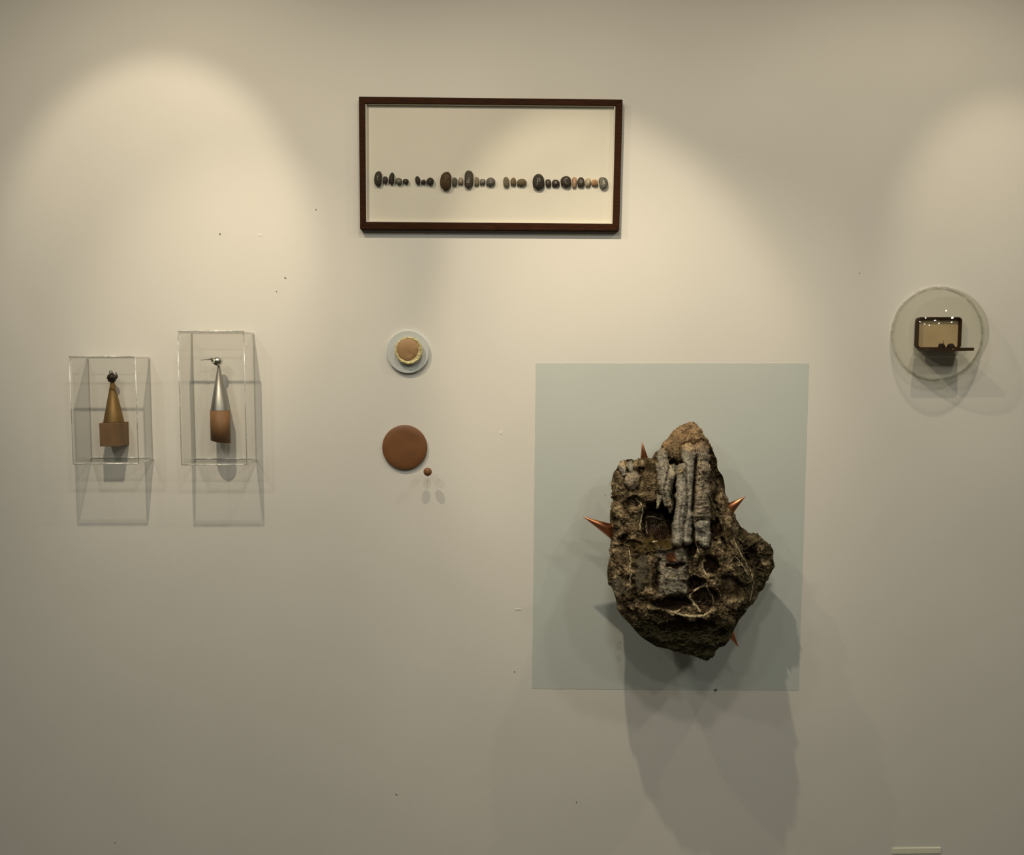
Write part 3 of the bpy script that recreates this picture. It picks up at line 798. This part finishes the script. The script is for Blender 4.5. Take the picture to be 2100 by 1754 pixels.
hollow(1452, 1085, 7, 40, .018, -.05, .4)
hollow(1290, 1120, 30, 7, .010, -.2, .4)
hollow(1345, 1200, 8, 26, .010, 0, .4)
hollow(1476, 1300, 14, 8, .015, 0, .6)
# columns of pale stone
def column(pts, r0, hgt, knob=0.0, g=1.0, tn=0.0, fr=(45, 45, 85)):
    global H, grey, tan, dark
    bd_ = np.full(nv, 1e9); 
    for a, b, ra, rb in zip(pts, pts[1:], r0, r0[1:]):
        dd, t_ = seg_d(px + 3 * n1, py + 3 * n2, a, b)
        bd_ = np.minimum(bd_, dd / (ra + (rb - ra) * t_))
    m_ = np.sqrt(np.clip(1 - bd_ ** 2, 0, 1)) 
    rip = knob * .0040 * fbm(co * np.array(fr), 3)
    H = np.where(bd_ < 1, np.maximum(H, 0) * .4 + hgt * m_ + rip, H)
    inside = 1 - ss(.8, 1.05, bd_)
    grey = np.maximum(grey * (1 - inside), g * inside); tan = np.maximum(tan * (1 - inside), tn * inside); dark = dark * (1 - inside)
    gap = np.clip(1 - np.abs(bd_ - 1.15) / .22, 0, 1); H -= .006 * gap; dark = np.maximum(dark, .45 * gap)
column([(1358, 930), (1361, 980), (1368, 1032)], [12, 15, 10], .030, .7)
column([(1352, 1020), (1348, 1042)], [5, 3.5], .02, .4)
column([(1380, 960), (1370, 1010), (1374, 1050)], [8, 9, 4], .018, .7, .8)
side = ss(1450, 1470, wx + .10 * (980 - wy)) * (1 - ss(985, 1025, wy)) * ss(905, 930, wy); H -= .055 * side; dark = np.maximum(dark, .75 * side)  # recessed right shoulder, its turned-away shade painted in through the dark mask
column([(1438, 925), (1440, 960), (1437, 985)], [17, 16, 14], .036, 1.0, .75, .3, (30, 30, 120))
column([(1437, 1000), (1437, 1025), (1436, 1055), (1438, 1074)], [15, 20, 22, 18], .044, 1.1, .75, .3, (20, 20, 170))
column([(1440, 1080), (1442, 1100), (1445, 1118)], [17, 17, 9], .034, 1.6, 1.0, 0, (70, 70, 60))
column([(1411, 922), (1414, 960), (1414, 985), (1410, 1050), (1408, 1108)], [15, 13, 11, 11, 11], .036, .35, 1.0)
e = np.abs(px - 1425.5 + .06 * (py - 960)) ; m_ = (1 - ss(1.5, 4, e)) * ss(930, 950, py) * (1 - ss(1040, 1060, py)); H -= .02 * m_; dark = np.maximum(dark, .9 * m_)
column([(1396, 960), (1397, 1020), (1391, 1075), (1388, 1112)], [10.5, 12, 12.5, 12], .048, .35, 1.0)
column([(1277, 958), (1280, 972)], [9, 7], .020, .4)
column([(1298, 978), (1296, 992)], [14, 13], .022, .3, .7, .3)
column([(1292, 955), (1294, 964)], [6, 5], .014, .2, .9)
# plaster-grey slab carrying the front spike, smooth dark slab left of it
e = np.maximum(np.abs(wx - 1381) / 33, np.abs(wy - 1172) / 52); m_ = 1 - ss(.85, 1.08, e)
H += .016 * m_; grey = np.maximum(grey, .55 * m_); dark *= (1 - m_)
crk = np.abs(fbm(co * 26 + 9, 3)); H += m_ * .006 * fbm(co * 20 + 77, 2); H -= m_ * .006 * (1 - ss(0, .06, crk)); dark = np.maximum(dark, m_ * .8 * (1 - ss(.015, .05, crk)))
hollow(1388, 1158, 17, 4, .012, -.15); hollow(1412, 1180, 4, 40, .012, 0, .7); hollow(1350, 1180, 4, 34, .012, .05, .7)
e = ell(wx, wy, 1316, 1172, 14, 42, .1); m_ = 1 - ss(.8, 1.1, e); H += .010 * m_; smooth_slab = m_; dark *= (1 - m_)
e = ell(wx, wy, 1300, 1048, 11, 8, -.2); m_ = 1 - ss(.75, 1.1, e); H += .012 * m_; pale = np.maximum(pale, .45 * m_)
e = ell(wx, wy, 1333, 1214, 16, 8, -.3); m_ = 1 - ss(.4, 1.2, e); H += .006 * m_; pale = np.maximum(pale, .9 * m_)
e = ell(wx, wy, 1570, 1158, 10, 7, -.2); m_ = 1 - ss(.6, 1.1, e); H += .006 * m_; pale = np.maximum(pale, .6 * m_)
# mossy shelf
e = ell(wx, wy, 1335, 1118, 62, 17, .03); m_ = 1 - ss(.6, 1.1, e); H += .014 * m_ * (1 - dark); moss = np.maximum(moss, .9 * m_)
e = ell(wx, wy, 1345, 1103, 45, 8, 0); m_ = 1 - ss(.5, 1.1, e); moss = np.maximum(moss, .8 * m_)
# ledges and the long seam on the right
def ridge(pts, r, hgt, pl):
    global H, pale, dark
    bd_ = np.full(nv, 1e9)
    for a, b in zip(pts, pts[1:]):
        dd, _ = seg_d(wx, wy, a, b); bd_ = np.minimum(bd_, dd / r)
    m_ = np.sqrt(np.clip(1 - bd_ ** 2, 0, 1)); H += hgt * m_; pale = np.maximum(pale, pl * (1 - ss(.5, 1.05, bd_)) * (.6 + .8 * n1)); dark *= 1 - .8 * m_
ridge([(1372, 1256), (1390, 1262), (1420, 1268), (1445, 1266), (1466, 1252)], 6, .014, .55)
ridge([(1505, 1108), (1522, 1140), (1541, 1178), (1546, 1200), (1538, 1236)], 3.5, .010, .35)
ridge([(1444, 1150), (1442, 1172), (1455, 1182), (1468, 1188)], 4, .010, .5)
# tan cap of the peak
cap = (1 - ss(915, 935, wy + .12 * np.abs(wx - 1415))) 
tan = np.maximum(tan, cap * .95); dark *= 1 - cap
e = ell(px, py, 1411, 916, 14, 9); m_ = 1 - ss(.6, 1.05, e); pale = np.maximum(pale, .8 * m_); 
e = ell(px, py, 1397, 966, 8, 7); m_ = 1 - ss(.6, 1.05, e); pale = np.maximum(pale, .8 * m_); grey *= 1 - m_
e = ell(px, py, 1279, 955, 9, 5); m_ = 1 - ss(.6, 1.05, e); pale = np.maximum(pale, .8 * m_)
# rough crust
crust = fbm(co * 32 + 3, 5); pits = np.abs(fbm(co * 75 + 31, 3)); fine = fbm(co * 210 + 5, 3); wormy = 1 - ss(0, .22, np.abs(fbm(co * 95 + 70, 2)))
lowp = ss(1255, 1300, py); knob = 1 - ss(.6, 1.1, ell(wx, wy, 1264, 1208, 20, 26)); H += .010 * knob; grey = np.maximum(grey, .25 * knob)
rough = np.clip(1 - .72 * grey - .8 * smooth_slab - .35 * cap - .5 * lowp - .7 * knob, .12, 1) * (1 - .8 * dark) * (.22 + .78 * face)
cpit = cap * (1 - ss(.02, .10, np.abs(fbm(co * 120 + 11, 2)))) * ss(0, .3, fbm(co * 60 + 4, 2)); dark = np.maximum(dark, .8 * cpit); H -= .003 * cpit
dsp = .0125 * crust * (.25 + .75 * rough) + rough * (.0045 * wormy - .005 * (1 - ss(0, .16, pits))) + (.0006 + .0010 * face) * fine * (.45 + .55 * rough)
low = fbm(co * 11 + 8, 2)
sideways = .004 * low
new = co + nr * (dsp * (.35 + .65 * face) + sideways)[:, None]
new += view * (H * face)[:, None]
new[:, 1] = np.minimum(new[:, 1], 0.002)
rock_me.vertices.foreach_set('co', new.ravel()); rock_me.update()
# colours of the rock, some shade painted in with them
base = np.array([.125, .092, .050]); C_ = np.tile(base, (nv, 1))
mixc = lambda C, c, w: C + (np.array(c) - C) * np.clip(w, 0, 1)[:, None]
var = fbm(co * 55 + 90, 4)
C_ = mixc(C_, (.34, .26, .155), ss(-.05, .45, var + .35 * wormy - .1))
C_ = mixc(C_, (.045, .029, .011), ss(.0, .5, fbm(co * 24 + 40, 3)))
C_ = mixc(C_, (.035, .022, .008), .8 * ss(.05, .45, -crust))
C_ = mixc(C_, (.046, .040, .017), .88 * ss(1250, 1285, wy) + .6 * ss(1500, 1530, wx))  # shade of the tilted underside painted in low down; right lobe darker too
C_ = mixc(C_, (.33, .31, .255), grey * (.82 + .3 * var))
C_ = mixc(C_, (.30, .20, .11), tan * (.85 + .3 * var))
C_ = mixc(C_, (.085, .072, .048), smooth_slab * .9)
C_ = mixc(C_, (.058, .038, .005), moss * (.8 + .5 * var))
C_ = mixc(C_, (.48, .36, .21), pale * (.8 + .5 * fine))
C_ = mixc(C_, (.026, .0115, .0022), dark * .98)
C_ *= (.88 * (1 + .42 * fine + .25 * var))[:, None]
C_ = np.clip(C_, .004, .8)
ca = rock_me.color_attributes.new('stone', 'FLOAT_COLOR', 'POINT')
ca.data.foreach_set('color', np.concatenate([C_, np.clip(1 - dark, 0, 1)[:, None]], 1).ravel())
rock_me.polygons.foreach_set('use_smooth', [True] * len(rock_me.polygons))
m, nt, b = new_mat('rough_rock')
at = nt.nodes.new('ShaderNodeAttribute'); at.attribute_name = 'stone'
tc = nt.nodes.new('ShaderNodeTexCoord')
n_ = nt.nodes.new('ShaderNodeTexNoise'); n_.inputs['Scale'].default_value = 330; n_.inputs['Detail'].default_value = 5
vo = nt.nodes.new('ShaderNodeTexVoronoi'); vo.inputs['Scale'].default_value = 190
nt.links.new(tc.outputs['Object'], n_.inputs['Vector']); nt.links.new(tc.outputs['Object'], vo.inputs['Vector'])
rp = nt.nodes.new('ShaderNodeMapRange'); rp.inputs['From Min'].default_value = .3; rp.inputs['From Max'].default_value = .7; rp.inputs['To Min'].default_value = .55; rp.inputs['To Max'].default_value = 1.4
mu = nt.nodes.new('ShaderNodeVectorMath'); mu.operation = 'SCALE'
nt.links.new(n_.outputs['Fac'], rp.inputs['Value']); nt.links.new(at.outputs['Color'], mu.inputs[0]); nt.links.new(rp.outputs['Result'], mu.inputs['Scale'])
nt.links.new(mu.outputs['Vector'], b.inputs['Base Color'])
ad = nt.nodes.new('ShaderNodeMath'); ad.operation = 'ADD'; nt.links.new(n_.outputs['Fac'], ad.inputs[0]); nt.links.new(vo.outputs['Distance'], ad.inputs[1])
bp = nt.nodes.new('ShaderNodeBump'); bp.inputs['Strength'].default_value = .6; bp.inputs['Distance'].default_value = .002
nt.links.new(ad.outputs[0], bp.inputs['Height']); nt.links.new(bp.outputs['Normal'], b.inputs['Normal'])
rr_ = nt.nodes.new('ShaderNodeMapRange'); rr_.inputs['To Min'].default_value = .6; rr_.inputs['To Max'].default_value = .85
nt.links.new(at.outputs['Alpha'], rr_.inputs['Value']); nt.links.new(rr_.outputs['Result'], b.inputs['Roughness'])
b.inputs['Specular IOR Level'].default_value = .18
rock_me.materials.clear(); rock_me.materials.append(m)
ctr = P(1400, 1120, 0)
rock = thing('rock_sculpture', 'large craggy brown rock hung on the painted rectangle, pierced by copper spikes', 'sculpture', (ctr.x, 0, ctr.z))
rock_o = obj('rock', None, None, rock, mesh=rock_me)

tri = [tuple(p.vertices) for p in rock_me.polygons]
bvh = BVHTree.FromPolygons([Vector(v) for v in new], tri)
def on_rock(px, py, lift=0.0):
    v = (CR @ Vector(((px - PX) / F, -(py - PY) / F, -1.0))).normalized()
    h = bvh.ray_cast(CL, v)
    return None if h[0] is None else h[0] - v * lift

# copper spikes
def spike(tip, td, base_, bd_, r, ext=.35):
    a = P(*tip, td); b_ = P(*base_, bd_); ax_ = (a - b_); L = ax_.length
    bm = bmesh.new()
    r0 = r * MM(bd_)
    o_ = b_ - ax_ * ext; h = L * (1 + ext)
    lathe(bm, [(r0 * (1 + ext), 0), (.0007, h - .0012), (0, h)], o_, ax_, 48)
    s_ = obj('copper_spike', bm, M['copper'], rock, True)
    return s_
spike((1196, 1060), .135, (1254, 1089), .13, 14.5)
spike((1317, 906), .10, (1321.5, 943), .10, 8.6)
spike((1529, 1018), .135, (1493, 1046), .130, 13.0)
spike((1514, 1327), .185, (1499.5, 1302), .190, 7.8, .9)
dfront = max(-on_rock(1377 + a, 1146 + b).y for a in (-8, 0, 8) for b in (-6, 0, 8))
spike((1386, 1151), dfront + .042, (1376.5, 1143.5), dfront + .002, 10.4, 0.02)

# stout roots, one by one
def root_path(pts, step=3.0, lift=.0015, wig=1.2):
    out = []; k = 0
    for a, b_ in zip(pts, pts[1:]):
        n = max(2, int(math.hypot(b_[0] - a[0], b_[1] - a[1]) / step))
        for i in range(n):
            t_ = i / n; x = a[0] + (b_[0] - a[0]) * t_ + random.uniform(-wig, wig); y = a[1] + (b_[1] - a[1]) * t_ + random.uniform(-wig, wig)
            p = on_rock(x, y, lift)
            if p is not None: out.append(p)
    # no jumps over the deep hollows
    for i in range(1, len(out)):
        dy = out[i].y - out[i - 1].y
        if abs(dy) > .006: 
            v = (out[i] - CL); out[i] = CL + v * ((out[i - 1].y + math.copysign(.006, dy) - CL.y) / v.y)
    return out
ROOTS = [
 ([(1413, 1221), (1421, 1213), (1438, 1204), (1448, 1197), (1466, 1190)], 3.0), ([(1414, 1224), (1422, 1238), (1432, 1250), (1440, 1258)], 3.8),
 ([(1446, 1200), (1455, 1212), (1462, 1225), (1465, 1243)], 2.4), ([(1374, 1254), (1392, 1260), (1415, 1265), (1440, 1264), (1464, 1250)], 3.4),
 ([(1441, 1148), (1440, 1165), (1450, 1180), (1466, 1186)], 3.0), ([(1450, 1197), (1452, 1210)], 2.2), ([(1427, 1108), (1430, 1124), (1436, 1138)], 2.4),
 ([(1315, 1030), (1318, 1050), (1312, 1075), (1313, 1090)], 2.3), ([(1303, 1022), (1313, 1032), (1322, 1042)], 1.9), ([(1349, 1015), (1349, 1042)], 3.0),
 ([(1366, 945), (1378, 962), (1386, 977)], 2.6), ([(1374, 1030), (1378, 1042), (1371, 1055)], 1.8), ([(1372, 1000), (1380, 1020), (1374, 1040)], 1.6),
 ([(1505, 1108), (1520, 1138), (1538, 1170), (1545, 1195), (1538, 1232)], 2.0), ([(1498, 1118), (1508, 1140), (1526, 1165), (1538, 1188)], 1.7),
 ([(1323, 1062), (1335, 1060), (1350, 1063), (1362, 1068)], 1.6), ([(1326, 1070), (1324, 1085), (1330, 1100)], 2.0), ([(1440, 930), (1430, 960), (1452, 990)], 1.3),
 ([(1452, 1010), (1460, 1030), (1468, 1045)], 1.4), ([(1290, 1130), (1294, 1150), (1290, 1175)], 1.8), ([(1296, 1170), (1292, 1190), (1294, 1215)], 1.8),
 ([(1395, 1250), (1382, 1256), (1372, 1254)], 2.2), ([(1338, 1112), (1352, 1110)], 3.0)]
for pts, r in ROOTS:
    pp = root_path(pts)
    if len(pp) < 3: continue
    n = len(pp); rr = [r * .0010 * (0.55 + .5 * math.sin(math.pi * (i + .6) / (n + .4)) + random.uniform(-.15, .15)) for i in range(n)]
    bm = bmesh.new(); tube(bm, pp, rr, 7); obj('root', bm, M['root'], rock, True)

# the mat of thin rootlets, too many to count
bm = bmesh.new()
FIELDS = [(1330, 1000, 26, 40, 70), (1380, 935, 18, 26, 60), (1290, 1040, 26, 40, 70), (1300, 1090, 30, 24, 40), (1345, 1045, 22, 20, 30), (1350, 1070, 30, 20, 16), (1280, 1150, 22, 35, 36),
          (1490, 1250, 30, 36, 60), (1460, 1200, 24, 40, 46), (1500, 1150, 26, 40, 40), (1560, 1130, 18, 22, 26), (1440, 1240, 34, 20, 30), (1330, 1250, 50, 40, 40), (1420, 1310, 60, 26, 26),
          (1460, 960, 14, 50, 36), (1490, 1060, 18, 30, 26), (1375, 1030, 14, 26, 26)]
for (cx_, cy_, rx, ry, n) in FIELDS:
    for _ in range(n):
        x = cx_ + random.gauss(0, .5) * rx; y = cy_ + random.gauss(0, .5) * ry; a = random.uniform(0, 6.28)
        pts = []
        for k in range(random.randint(4, 9)):
            p = on_rock(x, y, .0009 + random.uniform(0, .0022))
            if p is None or (pts and abs(p.y - pts[-1].y) > .012): break
            pts.append(p); a += random.gauss(0, .55); x += 2.4 * math.cos(a); y += 2.4 * math.sin(a)
        if len(pts) > 2:
            r = random.uniform(.00035, .00085); tube(bm, pts, [r * (1 - .5 * i / len(pts)) for i in range(len(pts))], 4)
# a few hairs that stand off the left edge
for (x, y) in ((1253, 996), (1253, 992), (1247, 1150), (1246, 1176), (1245, 1160), (1246, 1183)):
    a = P(x + 5, y, .12); tube(bm, [a, P(x - 3, y - 2, .122), P(x - 6, y + random.uniform(-4, 4), .124)], [.0005, .0004, .0002], 4)
o = obj('rootlets', bm, M['rootlet'], rock, True); o['kind'] = 'stuff'
